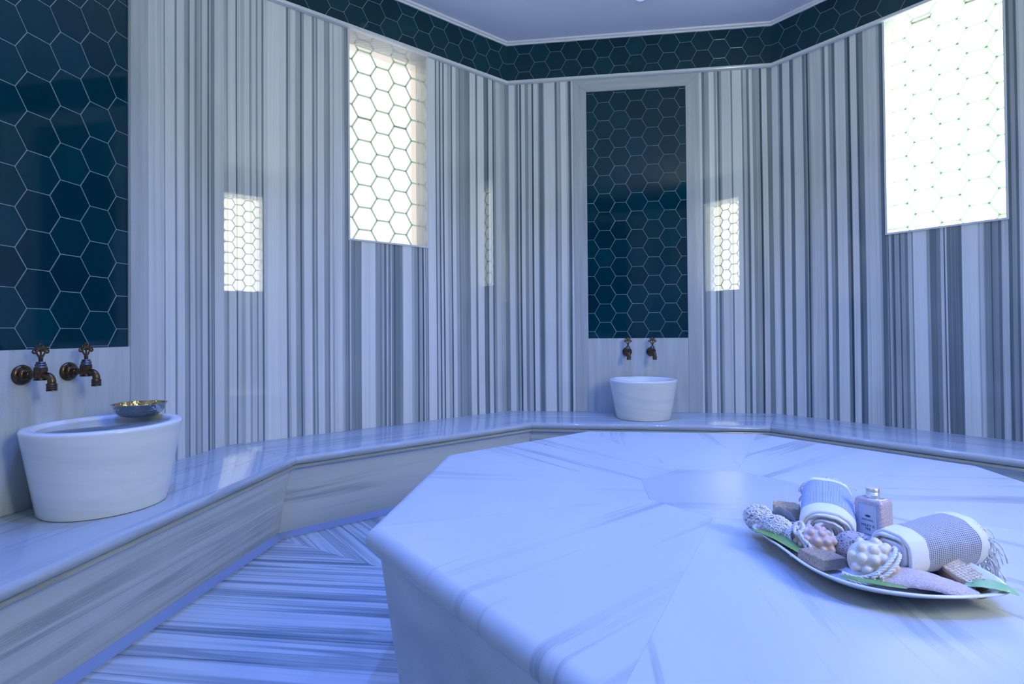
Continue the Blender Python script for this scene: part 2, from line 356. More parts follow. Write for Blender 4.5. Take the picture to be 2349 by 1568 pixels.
def wbox(bm, k, u0, u1, z0, z1, r0, r1, uvl=None, swap=False, uo=0, zo=0, bev=0):
    """box on wall k between apothems r0<r1, UV in metres"""
    P = {}
    for i, u in enumerate((u0, u1)):
        for j, z in enumerate((z0, z1)):
            for l, r in enumerate((r0, r1)): P[i, j, l] = bm.verts.new(WP(k, u, z, r))
    fs = []
    for key in (((0,0,0),(1,0,0),(1,1,0),(0,1,0)), ((0,0,1),(0,1,1),(1,1,1),(1,0,1)), ((0,0,0),(0,1,0),(0,1,1),(0,0,1)), ((1,0,0),(1,0,1),(1,1,1),(1,1,0)), ((0,0,0),(0,0,1),(1,0,1),(1,0,0)), ((0,1,0),(1,1,0),(1,1,1),(0,1,1))):
        f = bm.faces.new([P[q] for q in key]); fs.append(f)
        if uvl:
            for l, q in zip(f.loops, key):
                u = (u0, u1)[q[0]]-uo; z = (z0, z1)[q[1]]-zo; d = (r0, r1)[q[2]]-r0
                l[uvl].uv = (z+d, u) if swap else (u+d, z)
    return fs
def wall_part(name, k, parent, mat, *a, **kw):
    bm = bmesh.new(); uvl = bm.loops.layers.uv.new('UVMap'); wbox(bm, k, *a, uvl=uvl, **kw)
    return obj(name, bm, mat, parent)
def prism_part(name, k, parent, mat, poly, r0, r1, swap=False):
    bm = bmesh.new(); uvl = bm.loops.layers.uv.new('UVMap')
    A = [bm.verts.new(WP(k, u, z, r0)) for u, z in poly]; B = [bm.verts.new(WP(k, u, z, r1)) for u, z in poly]
    fs = [(A, poly), (B[::-1], poly[::-1])]
    n = len(poly)
    for i in range(n):
        j = (i+1) % n; fs.append(([A[i], A[j], B[j], B[i]], [poly[i], poly[j], poly[j], poly[i]]))
    for vs, uv in fs:
        f = bm.faces.new(vs)
        for l, q in zip(f.loops, uv): l[uvl].uv = (q[1], q[0]) if swap else q
    return obj(name, bm, mat, parent)
walls = {k: build_wall(k) for k in range(-3, 5)}
HEXC = {0: (-.208, 2.248), -2: (-.012, 1.779), 2: (0, 2.0), 4: (0, 2.0)}
for k in NICHE:
    wl = walls[k]; e = .0005
    wall_part('tile_panel', k, wl, m_hex, -NU+e, NU-e, NZ0+e, NZ1-e, RA+ND-.006, RA+ND-e, uo=HEXC[k][0], zo=HEXC[k][1])
    fo, fi, pr = .408, NU, .004
    prism_part('marble_frame', k, wl, m_frame, [(-fo, ZB+.001), (-fi-.001, ZB+.001), (-fi-.001, NZ1), (-fo, Z_RAIL0)], RA-pr, RA)
    prism_part('marble_frame', k, wl, m_frame, [(fi+.001, ZB+.001), (fo, ZB+.001), (fo, Z_RAIL0), (fi+.001, NZ1)], RA-pr, RA)
    prism_part('marble_frame', k, wl, m_frame, [(-fi, NZ1+.0008), (fi, NZ1+.0008), (fo-.001, Z_RAIL0-.0005), (-fo+.001, Z_RAIL0-.0005)], RA-pr, RA, swap=True)
    wall_part('splash_panel', k, wl, m_splash, -fi, fi, ZB+.001, NZ0, RA-.0025, RA)
# ------------------------------------------------------------------ frieze, rail and cornice
def ring(name, prof, mat, uvoff=None, z0=0, horizontal=False):
    """mitred ring; prof = closed list of (R, z)"""
    bm = bmesh.new(); uvl = bm.loops.layers.uv.new('UVMap')
    for k in range(-3, 5):
        n = len(prof)
        Lr = [bm.verts.new(WP(k, -R*T8, z, R)) for R, z in prof]; Rr = [bm.verts.new(WP(k, R*T8, z, R)) for R, z in prof]
        uo = uvoff[k] if uvoff else (0, 0)
        v = 0
        for i in range(n):
            j = (i+1) % n; d = math.hypot(prof[j][0]-prof[i][0], prof[j][1]-prof[i][1])
            f = bm.faces.new((Lr[i], Rr[i], Rr[j], Lr[j]))
            for l, q in zip(f.loops, ((-1, i, v), (1, i, v), (1, j, v+d), (-1, j, v+d))):
                R, z = prof[q[1]]
                l[uvl].uv = (q[0]*R*T8-uo[0], z-uo[1]) if uvoff else ((q[2], q[0]*R*T8+3*k))
            v += d
    bmesh.ops.remove_doubles(bm, verts=bm.verts, dist=1e-5)
    return struct(obj(name, bm, mat, auto=35))
fz = {k: (-.7365, 2.727) for k in range(-3, 5)}; fz[-1] = (.752, 2.727)
ring('trim_1', [(RA-.001, Z_RAIL1), (RA-.010, Z_RAIL1), (RA-.010, Z_COR0), (RA-.001, Z_COR0)], m_hex, fz)
ring('trim_2', [(RA-.001, Z_RAIL0), (RA-.016, Z_RAIL0), (RA-.024, Z_RAIL0+.004), (RA-.027, Z_RAIL0+.010), (RA-.026, Z_RAIL1-.003), (RA-.022, Z_RAIL1), (RA-.001, Z_RAIL1)], m_rail)
ring('trim_3', [(RA-.001, Z_COR0), (RA-.018, Z_COR0), (RA-.020, Z_COR0+.008), (RA-.030, Z_COR0+.012), (RA-.034, Z_CEIL), (RA-.001, Z_CEIL)], m_cor)
bm = bmesh.new(); R = (RA+.25)/math.cos(PI/8)
for z in (Z_CEIL, Z_CEIL+.06):
    bm.faces.new([bm.verts.new((R*math.cos(PI/8+i*PI/4), R*math.sin(PI/8+i*PI/4), z)) for i in range(8)])
bmesh.ops.bridge_loops(bm, edges=bm.edges[:])
struct(obj('ceiling', bm, m_ceil))
# ------------------------------------------------------------------ backlit windows with hexagon lattice
def window(k, idx):
    n, t = wn(k)
    # lattice: hexagon bars, flat side up, 131 mm across flats
    wf = .131; sd = wf/math.sqrt(3); lat = bmesh.new(); rl = RA+WD-.02
    u_c, z_c = (-.108, 2.356) if k == -1 else (-.104, 2.378)
    if k in (3, -3): u_c, z_c = -.108, 2.356
    segs = set(); bars = []
    for i in range(-6, 7):
        for j in range(-12, 6):
            cu = u_c + i*1.5*sd; cz = z_c + j*wf + (wf/2 if i % 2 else 0)
            V = [(cu + sd*math.cos(a*PI/3), cz + sd*math.sin(a*PI/3)) for a in range(6)]
            for a in range(6):
                p, q = V[a], V[(a+1) % 6]
                key = (round((p[0]+q[0])*500), round((p[1]+q[1])*500))
                if key in segs: continue
                segs.add(key)
                # clip to the opening
                t0, t1 = 0., 1.; d = (q[0]-p[0], q[1]-p[1]); ok = True
                for ax, lo, hi in ((0, -WU, WU), (1, WZ0, WZ1)):
                    if abs(d[ax]) < 1e-9:
                        if not lo < p[ax] < hi: ok = False
                        continue
                    a0, a1 = sorted(((lo-p[ax])/d[ax], (hi-p[ax])/d[ax])); t0 = max(t0, a0); t1 = min(t1, a1)
                if not ok or t1-t0 < .02: continue
                bars.append(((p[0]+d[0]*t0, p[1]+d[1]*t0), (p[0]+d[0]*t1, p[1]+d[1]*t1)))
    hw = .0052
    for p, q in bars:
        dx, dz = q[0]-p[0], q[1]-p[1]; L = math.hypot(dx, dz); nx, nz = -dz/L*hw, dx/L*hw; ex, ez = dx/L*hw*.55, dz/L*hw*.55
        c = [(p[0]-ex+nx, p[1]-ez+nz), (q[0]+ex+nx, q[1]+ez+nz), (q[0]+ex-nx, q[1]+ez-nz), (p[0]-ex-nx, p[1]-ez-nz)]
        c = [(min(max(u, -WU+.0003), WU-.0003), min(max(z, WZ0+.0003), WZ1-.0003)) for u, z in c]
        A = [lat.verts.new(WP(k, u, z, rl)) for u, z in c]; B = [lat.verts.new(WP(k, u, z, rl+.004)) for u, z in c]
        lat.faces.new(A); lat.faces.new(B[::-1])
        for a in range(4): lat.faces.new((A[a], A[(a+1) % 4], B[(a+1) % 4], B[a]))
    # window frame strip, proud of the wall
    fr = bmesh.new(); uvl = fr.loops.layers.uv.new('UVMap'); fwid, pr = .010, .006
    for a in ((-WU-fwid, -WU, WZ0-fwid, WZ1), (WU, WU+fwid, WZ0-fwid, WZ1)): wbox(fr, k, *a, RA-pr, RA+.0, uvl)
    wbox(fr, k, -WU, WU, WZ0-fwid, WZ0, RA-pr, RA, uvl)
    root = struct(obj('window_%d' % idx, fr, m_rail))
    obj('lattice', lat, m_lat, root)
    bm = bmesh.new(); e = .001
    r0, r1 = RA+WD+.0, RA+WD+.105
    for f in ([(-WU+e, WZ0+e, r0), (-WU+e, WZ1-e, r0), (-WU+e, WZ1-e, r1), (-WU+e, WZ0+e, r1)], [(WU-e, WZ0+e, r0), (WU-e, WZ0+e, r1), (WU-e, WZ1-e, r1), (WU-e, WZ1-e, r0)],
              [(-WU+e, WZ0+e, r0), (-WU+e, WZ0+e, r1), (WU-e, WZ0+e, r1), (WU-e, WZ0+e, r0)], [(-WU+e, WZ1-e, r0), (WU-e, WZ1-e, r0), (WU-e, WZ1-e, r1), (-WU+e, WZ1-e, r1)]):
        bm.faces.new([bm.verts.new(WP(k, *q)) for q in f])
    obj('light_box_lining', bm, m_boxw, root)
    pane = wall_part('glowing_pane', k, root, emis('backlight_%d' % idx, WIN_COLOR[k], WIN_POWER[k]), -WU+.004, WU-.004, WZ0+.004, WZ1-.004, RA+WD+.07, RA+WD+.078)
    return root
for i, k in enumerate((-1, 1, 3, -3)): window(k, i+1)
# ------------------------------------------------------------------ floor: eight mitred sectors of striped marble
bm = bmesh.new(); uvl = bm.loops.layers.uv.new('UVMap'); Rf = RA+.02
for k in range(-3, 5):
    q = [(-Rf*T8, Rf), (Rf*T8, Rf), (.1*T8, .1), (-.1*T8, .1)]
    for z in (0, -.05):
        f = bm.faces.new([bm.verts.new(WP(k, u, z, r)) for u, r in q])
        for l, (u, r) in zip(f.loops, q): l[uvl].uv = (u+3.1*k+.37, r)
struct(obj('floor', bm, m_floor, recalc=False))
# ------------------------------------------------------------------ wall bench
def sweep_part(name, k, parent, prof, mat, gap=0.0006, along_v=True, uvo=0, auto=40, R_in_cap=True):
    bm = bmesh.new(); uvl = bm.loops.layers.uv.new('UVMap'); n = len(prof)
    L = [bm.verts.new(WP(k, -R*T8+gap, z, R)) for R, z in prof]; Rr = [bm.verts.new(WP(k, R*T8-gap, z, R)) for R, z in prof]
    v = 0
    for i in range(n):
        j = (i+1) % n; d = math.hypot(prof[j][0]-prof[i][0], prof[j][1]-prof[i][1])
        f = bm.faces.new((L[i], Rr[i], Rr[j], L[j]))
        for l, (sg, ii, vv) in zip(f.loops, ((-1, i, v), (1, i, v), (1, j, v+d), (-1, j, v+d))):
            uu = sg*prof[ii][0]*T8 + 5.3*k + uvo
            l[uvl].uv = (vv+1.7*k, uu) if along_v else (uu, vv+1.7*k)
        v += d
    bm.faces.new(L[::-1]); bm.faces.new(Rr)
    return obj(name, bm, mat, parent, auto=auto)
def arc(cx, cz, r, a0, a1, n): return [(cx + r*math.cos(math.radians(a0+(a1-a0)*i/n)), cz + r*math.sin(math.radians(a0+(a1-a0)*i/n))) for i in range(n+1)]
bench = empty('wall_bench', 'low white marble bench with rounded edge running round the walls of the room', 'bench')
RN = 1.596
for k in range(-3, 5):
    top = [(RA-.001, ZB), (RN+.017, ZB)] + [(RN+.017 - .017*math.sin(a*PI/8), ZB-.017+.017*math.cos(a*PI/8)) for a in range(1, 9)]
    top += [(RN+.019, ZB-.0345), (RN+.015, ZB-.036), (RN+.012, ZB-.040), (RN+.012, ZB-.048), (RN+.016, ZB-.052), (RA-.001, ZB-.052)]
    sweep_part('seat_slab', k, bench, top, m_bench)
    sweep_part('front_panel', k, bench, [(1.637, ZB-.0525), (1.717, 0.001), (1.745, 0.001), (1.665, ZB-.0525)], m_front)
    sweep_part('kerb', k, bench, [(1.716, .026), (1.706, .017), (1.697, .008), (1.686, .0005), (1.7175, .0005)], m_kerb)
# ------------------------------------------------------------------ heated platform
plat = empty('heated_platform', 'large octagonal white marble slab in the middle of the room', 'platform')
TH = .055; r = TH/2; RS = .862
def wedge(k):
    prof = [(.215, ZS), (RS-r, ZS)] + [(RS-r + r*math.sin(a*PI/12), ZS-r+r*math.cos(a*PI/12)) for a in range(1, 13)] + [(.215, ZS-TH)]
    bm = bmesh.new(); uvl = bm.loops.layers.uv.new('UVMap'); n = len(prof); g = .00012
    L = [bm.verts.new(WP(k, -R_*T8+g, z, R_)) for R_, z in prof]; Rr = [bm.verts.new(WP(k, R_*T8-g, z, R_)) for R_, z in prof]
    v = 0
    for i in range(n):
        j = (i+1) % n; d = math.hypot(prof[j][0]-prof[i][0], prof[j][1]-prof[i][1])
        f = bm.faces.new((L[i], Rr[i], Rr[j], L[j]))
        for l, (sg, ii, vv) in zip(f.loops, ((-1, i, v), (1, i, v), (1, j, v+d), (-1, j, v+d))): l[uvl].uv = (sg*prof[ii][0]*T8+4.1*k, vv+2.3*k)
        v += d
    bm.faces.new(L[::-1]); bm.faces.new(Rr)
    return obj('top_slab', bm, m_slab, plat, auto=40)
for k in range(-3, 5):
    wedge(k)
    sweep_part('side_panel', k, plat, [(.834, ZS-TH-.0005), (.782, .0005), (.75, .0005), (.80, ZS-TH-.0005)], m_side)
bm = bmesh.new(); uvl = bm.loops.layers.uv.new('UVMap'); R = .2145/math.cos(PI/8)
cs = [(R*math.cos(PI/8+i*PI/4), R*math.sin(PI/8+i*PI/4)) for i in range(8)]
A = [bm.verts.new((x, y, ZS)) for x, y in cs]; B = [bm.verts.new((x, y, ZS-TH)) for x, y in cs]
bm.faces.new(A); bm.faces.new(B[::-1])
for i in range(8): bm.faces.new((A[i], B[i], B[(i+1) % 8], A[(i+1) % 8]))
for f in bm.faces:
    for l in f.loops: l[uvl].uv = (l.vert.co.y+9, l.vert.co.x+l.vert.co.z)
m_center = mat_vein('centre_slab_marble', .36, .10, .18, 6., .6, .6, .10)
obj('centre_slab', bm, m_center, plat)
# ------------------------------------------------------------------ recessed downlights (blue lamps)
m_ring = simple('white_metal_ring', (.75, .77, .8), .3); m_lens = emis('blue_lens', (.35, .50, .9), .8)
def downlight(r_, a, watt, spread, i, col=BLUE, lens=m_lens):
    o = empty('recessed_downlight', 'small round recessed downlight in the white ceiling', 'downlight', (r_*math.cos(a), r_*math.sin(a), Z_CEIL), group='downlights in the ceiling')
    bm = bmesh.new(); lathe(bm, [(.030, -.0005), (.030, -.004), (.042, -.005), (.044, -.0025), (.044, -.0005)], 32, close=True); obj('trim_ring', bm, m_ring, o, auto=30)
    bm = bmesh.new(); lathe(bm, [(0, -.003), (.028, -.003), (.029, -.0012), (0, -.001)], 32); obj('lens', bm, lens, o)
    ld = bpy.data.lights.new('lamp', 'SPOT'); ld.energy = watt; ld.color = col; ld.spot_size = spread; ld.spot_blend = .9; ld.shadow_soft_size = .03
    lo = bpy.data.objects.new('lamp', ld); C.objects.link(lo); lo.parent = o; lo.location = (0, 0, -.012)
    return o
for i, (r_, a, wt, sp, _) in enumerate(SPOTS): downlight(r_, a, wt, sp, i)
# ------------------------------------------------------------------ marble basins
def basin(label, x, y, h=.238):
    r0, r1 = .165, .203
    o = empty('marble_basin', label, 'basin', (x, y, ZB))
    P = [(0, .0005), (r0-.010, .0005), (r0-.003, .002), (r0, .008)] + [(r0+(r1-r0)*t, .008+(h-.020)*t) for t in (.25, .5, .75, 1)]
    P += [(r1+.0008, h-.006), (r1-.003, h-.001), (r1-.009, h), (r1-.026, h), (r1-.031, h-.003), (r1-.035, h-.010), (r1-.06, h-.10), (r1-.10, h-.15), (0, h-.165)]
    bm = bmesh.new(); lathe(bm, P, 96)
    uvl = bm.loops.layers.uv.new('UVMap')
    for f in bm.faces:
        for l in f.loops:
            c = l.vert.co; l[uvl].uv = (math.sin(math.atan2(c.y, c.x))*.3 + x, c.z + c.x*.12 + y)
    obj('bowl', bm, m_sink, o, auto=50); return o
basin('large white marble basin filled with water on the bench, metal bowl on its rim', -1.868, .012, .256)
basin('white marble basin on the bench under the tiled niche of the back wall', .004, 1.852)
s = NT('still_water'); nz = s.noise(s.objc(), 9, 2)
s.set((.75, .85, .85), .01, spec=.5, Transmission_Weight=.85, IOR=1.33); s.bump(nz, .05, .004)
bm = bmesh.new(); lathe(bm, [(0, -.004), (.166, -.004), (.1670, 0), (0, 0)], 96)
wt = obj('basin_water', bm, s.m, None, True); wt.location = (-1.868, .012, ZB+.2445); tag(wt, 'still clear water filling the large marble basin', 'water')
# ------------------------------------------------------------------ hammered bowl
s = NT('hammered_silver'); v = s.n('TexVoronoi', feature='SMOOTH_F1'); v.inputs['Scale'].default_value = 130; s.l(s.objc(), v.inputs['Vector'])
s.set((.44, .42, .39), .14, 1.0); s.bump(v.outputs['Distance'], .9, .003); m_silver = s.m
s = NT('brass_inside'); v = s.n('TexVoronoi', feature='SMOOTH_F1'); v.inputs['Scale'].default_value = 130; s.l(s.objc(), v.inputs['Vector'])
s.set((.62, .50, .24), .18, 1.0); s.bump(v.outputs['Distance'], .55, .0015); m_brass = s.m
bo = empty('hammered_bowl', 'hammered silver metal bath bowl with brass inside, sitting on the water filled basin', 'bowl', (-1.866, .140, ZB+.2565))
bm = bmesh.new(); lathe(bm, [(0, 0), (.045, 0), (.058, .004), (.070, .014), (.0775, .027), (.0795, .040), (.0855, .0455), (.086, .047), (.0785, .0465)], 72); obj('bowl_shell', bm, m_silver, bo, True)
bm = bmesh.new(); lathe(bm, [(.0785, .0465), (.0775, .040), (.0755, .028), (.068, .016), (.056, .006), (.044, .002), (0, .002)], 72); obj('bowl_lining', bm, m_brass, bo, True)
bo.scale = (.93, .93, .93)
# ------------------------------------------------------------------ brass taps
s = NT('aged_brass'); nz = s.noise(s.objc(), 60, 4, .6); col = s.ramp(nz, [(.35, (.055, .042, .03)), (.55, (.15, .095, .045)), (.75, (.10, .10, .085))])
s.set(col, s.math('ADD', .18, s.math('MULTIPLY', nz, .25)), .9); m_tap = s.m
def make_tap():
    """origin on the wall, -y into the room, z up"""
    o = empty('brass_tap', 'tap', 'tap', (0, 0, 0))
    my = Matrix.Rotation(math.radians(90), 4, 'X')   # z -> -y
    bm = bmesh.new(); lathe(bm, [(0, 0), (.030, 0), (.031, .003), (.029, .008), (.022, .011), (.017, .012), (.015, .016), (.011, .018), (0, .018)], 40, my); obj('wall_flange', bm, m_tap, o, auto=50)
    bm = bmesh.new(); lathe(bm, [(.0105, .010), (.0105, .028), (.012, .029), (.012, .034), (.0105, .035), (.0105, .056), (0, .06)], 24, my)
    lathe(bm, [(0, -.016), (.0165, -.016), (.0175, -.013), (.0145, -.009), (.0145, .006), (.0165, .012), (.0165, .020), (0, .021)], 28, Matrix.Translation((0, -.067, 0)))
    obj('valve_body', bm, m_tap, o, auto=50)
    bm = bmesh.new(); lathe(bm, [(0, .020), (.015, .020), (.0165, .023), (.0135, .026), (.0135, .028), (.015, .030), (.0135, .033), (.0105, .035), (.0125, .037), (.0105, .040), (0, .040)], 28, Matrix.Translation((0, -.067, 0)))
    obj('collar', bm, simple('zinc_collar', (.16, .16, .17), .35, .8), o, auto=50)
    bm = bmesh.new()
    pts = [(0, -.078, -.002)] + [(0, -.086-.019*math.sin(a), -.002 - .019*(1-math.cos(a)) ) for a in [i*PI/14 for i in range(8)]] + [(0, -.105, -.027)]
    tube(bm, pts, [.0105]*len(pts), 20)
    lathe(bm, [(0, -.048), (.0135, -.048), (.0145, -.0465), (.0125, -.044), (.0140, -.041), (.0125, -.038), (.0140, -.035), (.0125, -.032), (.0145, -.029), (.012, -.025), (0, -.025)], 28, Matrix.Translation((0, -.105, 0)))
    obj('spout', bm, m_tap, o, auto=50)
    # clover handle: flat plate with loops, in the x-z plane
    bm = bmesh.new(); yy = -.067
    tube(bm, [(0, yy, .038), (0, yy, .055)], .0055, 14)
    def torus(x, z, R_, r_): tube(bm, [(x+R_*math.cos(a), yy, z+R_*1.05*math.sin(a)) for a in [2*PI*i/16 for i in range(16)]], r_, 8, closed=True)
    for x, z in ((-.019, .075), (-.0105, .0865), (0, .0925), (.0105, .0865), (.019, .075)): torus(x, z, .0048, .0026)
    tube(bm, [(0, yy, .052), (-.006, yy, .060), (-.013, yy, .071)], .0028, 8); tube(bm, [(0, yy, .052), (.006, yy, .060), (.013, yy, .071)], .0028, 8)
    tube(bm, [(-.0135, yy, .073), (-.008, yy, .0805), (0, yy, .084), (.008, yy, .0805), (.0135, yy, .073)], .0032, 8)
    tube(bm, [(0, yy, .05), (0, yy, .086)], .0026, 8)
    tube(bm, [(-.008, yy, .078), (0, yy, .074), (.008, yy, .078)], .0025, 8)
    box(bm, (-.006, yy-.002, .050), (.006, yy+.002, .064))
    hd = obj('handle', bm, m_tap, o, auto=60); hd.location = (0, 0, -.004)
    return o
tap = make_tap()
TAPS = [(-2, -.070, .779, 'left tap of the pair above the large marble basin with the metal bowl', 0), (-2, .078, .779, 'right tap of the pair above the large marble basin with the metal bowl', 0),
        (0, -.070, .766, 'left brass tap of the pair above the basin at the back wall', 2), (0, .084, .766, 'right brass tap of the pair above the back basin, turned slightly aside', 14)]
for i, (k, u, z, lab, rot) in enumerate(TAPS):
    o = tap if i == 0 else copy_tree(tap)
    n, t = wn(k); p = WP(k, u, z, RA-.0025)
    o.location = p; o.rotation_euler = (0, 0, math.atan2(n.y, n.x)-PI/2+math.radians(0))
    o['label'] = lab; o['group'] = 'aged brass taps over the basins'
    if rot:
        for ch in o.children:
            if ch.name.startswith('spout'): ch.matrix_local = Matrix.Translation((0, -.067, 0)) @ Matrix.Rotation(math.radians(rot), 4, 'Z') @ Matrix.Translation((0, .067, 0))
# ------------------------------------------------------------------ platter and what lies on it
PC = Vector((.083, -.490)); PS = Vector((.766, -.643)); PN = Vector((-.643, -.766))
def PP(s_, n_, z): q = PC + PS*s_ + PN*n_; return Vector((q.x, q.y, ZS+z))
front = [(-.192, -.02), (-.168, .004), (-.133, .030), (-.095, .061), (-.065, .089), (-.037, .108), (-.005, .120), (.022, .122), (.05, .118), (.076, .107), (.10, .094), (.122, .078), (.145, .056), (.165, .032), (.185, .004), (.197, -.02)]
back = [(.185, -.055), (.16, -.09), (.12, -.122), (.07, -.145), (.02, -.155), (-.03, -.15), (-.08, -.13), (-.13, -.095), (-.17, -.055)]
rim = front + back; pc = (.0, -.02)
m_china = simple('white_china', (.82, .84, .86), .12, spec=.6)
bm = bmesh.new(); levels = [(0, .007), (.35, .007), (.6, .009), (.8, .017), (.93, .028), (1.0, .0345), (1.008, .0365), (.995, .037), (.92, .0315), (.80, .0205), (.62, .0125), (.35, .0105), (0, .0105)]
foot = [(0, .0005), (.45, .0005), (.5, .004), (.6, .007)]
rings = []
for f_, z in [(0, .0008), (.34, .0008), (.36, .004), (.42, .0085), (.62, .0098), (.80, .0178), (.93, .0275), (1.0, .0335), (1.01, .0355), (1.0, .0375), (.975, .037), (.92, .033), (.80, .0215), (.62, .0130), (.35, .0110), (0, .0110)]:
    if f_ == 0: rings.append([bm.verts.new(PP(pc[0], pc[1], z))]); continue
    rings.append([bm.verts.new(PP(pc[0]+(s_-pc[0])*f_, pc[1]+(n_-pc[1])*f_, z)) for s_, n_ in rim])
for A, B in zip(rings[:-1], rings[1:]):
    N = len(rim)
    for i in range(N):
        j = (i+1) % N
        if len(A) == 1: bm.faces.new((A[0], B[i], B[j]))
        elif len(B) == 1: bm.faces.new((A[i], A[j], B[0]))
        else: bm.faces.new((A[i], A[j], B[j], B[i]))
o = obj('serving_platter', bm, m_china, None, True); md = o.modifiers.new('sub', 'SUBSURF'); md.levels = md.render_levels = 2
tag(o, 'large white leaf shaped platter carrying bath things on the marble platform', 'platter')
# --- towels
def mat_towel(name, c0, c1, wide):
    """woven check: UV u along the cloth's wrap, v along the roll"""
    s = NT(name); x = s.xyz(s.uv()); v = x[1]
    lu = s.math('GREATER_THAN', s.math('FRACT', s.math('DIVIDE', x[0], .0027)), .62)
    lv = s.math('GREATER_THAN', s.math('FRACT', s.math('DIVIDE', v, wide)), .66)
    w_ = s.math('MAXIMUM', s.math('MULTIPLY', lu, .6), s.math('MULTIPLY', lv, .75))
    nz = s.noise(s.comb(s.math('MULTIPLY', x[0], 30), s.math('MULTIPLY', v, 60)), 1, 3)
    blue = s.mix(w_, s.mix(nz, c0, c1), (.72, .74, .76))
    at = s.n('Attribute'); at.attribute_name = 'band'
    col = s.mix(s.math('GREATER_THAN', at.outputs['Fac'], .5), (.83, .83, .82), blue)
    s.set(col, .9, spec=.1, Sheen_Weight=.3)
    s.bump(s.math('ADD', s.math('MULTIPLY', w_, .5), s.noise(s.uv(), 700, 2)), .35, .0008)
    return s.m
def towel(name, label, c0, d, L, rx, rz, b0, b1, mat, seed, tilt=0.0, end_r=1.0, fringe=1.0, start=-.1, shear=0.0):
    """rolled towel; c0 = centre of the near end, d = horizontal direction of the roll; b0..b1 the checked stretch"""
    rnd = random.Random(seed)
    d = Vector((d[0], d[1], 0)).normalized(); side = Vector((d.y, -d.x, 0)); up = Vector((0, 0, 1)); ax = (d + up*tilt).normalized()
    root = empty(name, label, 'towel', (c0[0], c0[1], ZS))
    turns = 7.6; th = .0048; NT_ = 420; nv = 26
    bm = bmesh.new(); uvl = bm.loops.layers.uv.new('UVMap'); bl = bm.verts.layers.float.new('band')
    def pos(a, t, off=0.0):
        # a: 0 outer edge .. 1 core ; t along 0..1
        ang = start*2*PI + a*turns*2*PI
        k = 1 - a*.93
        r_ = max(k + off, .03)
        wob = 1 + .025*math.sin(ang*2+seed) + .015*math.sin(ang*5+t*4+seed*2)
        grow = 1 + (end_r-1)*t
        x = math.cos(ang); z = math.sin(ang)
        e = .82
        x = math.copysign(abs(x)**e, x); z = math.copysign(abs(z)**e, z)
        # end raggedness: inner turns set back a little
        tt = t*L + (.004*math.sin(ang*1.5+seed) + .009*a*math.sin(ang*.7))*(1-t)*1 + (shear*x*rx if True else 0)
        zz = z*rz*grow*r_*wob
        bump_ = .0012*noise.noise(Vector((x*3, z*3, t*6+seed)))
        return Vector((c0[0], c0[1], c0[2])) - Vector((root.location.x, root.location.y, root.location.z)) + ax*tt + side*(x*(rx*grow*r_*wob+bump_)) + up*(zz+bump_)
    per = 2*PI*(rx+rz)/2
    cols = []; arcs = [0.0]
    ts = sorted(set([0, .012, 1, .988] + [i/(nv-1) for i in range(nv)] + [b0/L-.002, b0/L+.002, b1/L-.002, b1/L+.002]))
    for i in range(NT_+1):
        a = i/NT_
        for s_, off in ((0, 0.0), (1, -th/((rx+rz)/2))):
            cols.append([bm.verts.new(pos(a, t, off)) for t in ts])
        for c_ in cols[-2:]:
            for v_, t in zip(c_, ts): v_[bl] = 1.0 if b0 < t*L < b1 else 0.0
        if i: arcs.append(arcs[-1] + (cols[-2][3].co-cols[-4][3].co).length)
    def q(vs, uv):
        f = bm.faces.new(vs)
        for l, w_ in zip(f.loops, uv): l[uvl].uv = w_
    for i in range(NT_):
        o0, i0, o1, i1 = cols[2*i], cols[2*i+1], cols[2*i+2], cols[2*i+3]
        for j in range(len(ts)-1):
            uv = ((arcs[i], ts[j]*L), (arcs[i], ts[j+1]*L), (arcs[i+1], ts[j+1]*L), (arcs[i+1], ts[j]*L))
            q((o0[j], o0[j+1], o1[j+1], o1[j]), uv); q((i0[j], i1[j], i1[j+1], i0[j+1]), (uv[0], uv[3], uv[2], uv[1]))
        for j in (0, len(ts)-1): q((o0[j], o1[j], i1[j], i0[j]), ((arcs[i], ts[j]*L),)*4)
    for i in (0, NT_):
        for j in range(len(ts)-1): q((cols[2*i][j], cols[2*i][j+1], cols[2*i+1][j+1], cols[2*i+1][j]), ((0, 0),)*4)
    obj('towel_cloth', bm, mat, root, True)
    if fringe:
        bm = bmesh.new()
        for i in range(120):
            a = rnd.uniform(0, .30); p = pos(a, 1.0)
            rad = (p - (pos(0, 1)+pos(.5/turns, 1))*.5); out = Vector((rad.x, rad.y, rad.z)).normalized()
            v_ = ax*rnd.uniform(.4, 1) + out*rnd.uniform(.0, .45) + Vector((rnd.uniform(-.3, .3), rnd.uniform(-.3, .3), rnd.uniform(-.5, .05)))
            v_.normalize(); pts = [p - ax*.003]; stepl = rnd.uniform(.0040, .0064)*fringe
            for s_ in range(9):
                v_ = (v_ + Vector((rnd.uniform(-.35, .35), rnd.uniform(-.35, .35), -.24+rnd.uniform(-.25, .2)))).normalized()
                q_ = pts[-1] + v_*stepl
                if q_.z < .004: q_.z = .004
                pts.append(q_)
            tube(bm, pts, [.0008]*(len(pts)-3)+[.0009, .0017, .0007], 5)
        f = obj('fringe', bm, m_cotton, root, True); f['label'] = 'white knotted cotton fringe'
    return root
m_cotton = simple('white_cotton', (.80, .80, .79), .9, spec=.1)
m_tw1 = mat_towel('blue_check_towel', (.06, .17, .60), (.10, .25, .75), .0036)
m_tw2 = mat_towel('grey_check_towel', (.12, .14, .24), (.17, .19, .30), .0040)
towel('rolled_towel', 'rolled white towel with bright blue check, standing behind the bumpy tan soap', (.069, -.413, ZS+.0475), (.40, .917), (.16), .049, .040, .036, .148, m_tw1, 3, start=.8, tilt=.17, fringe=.5)
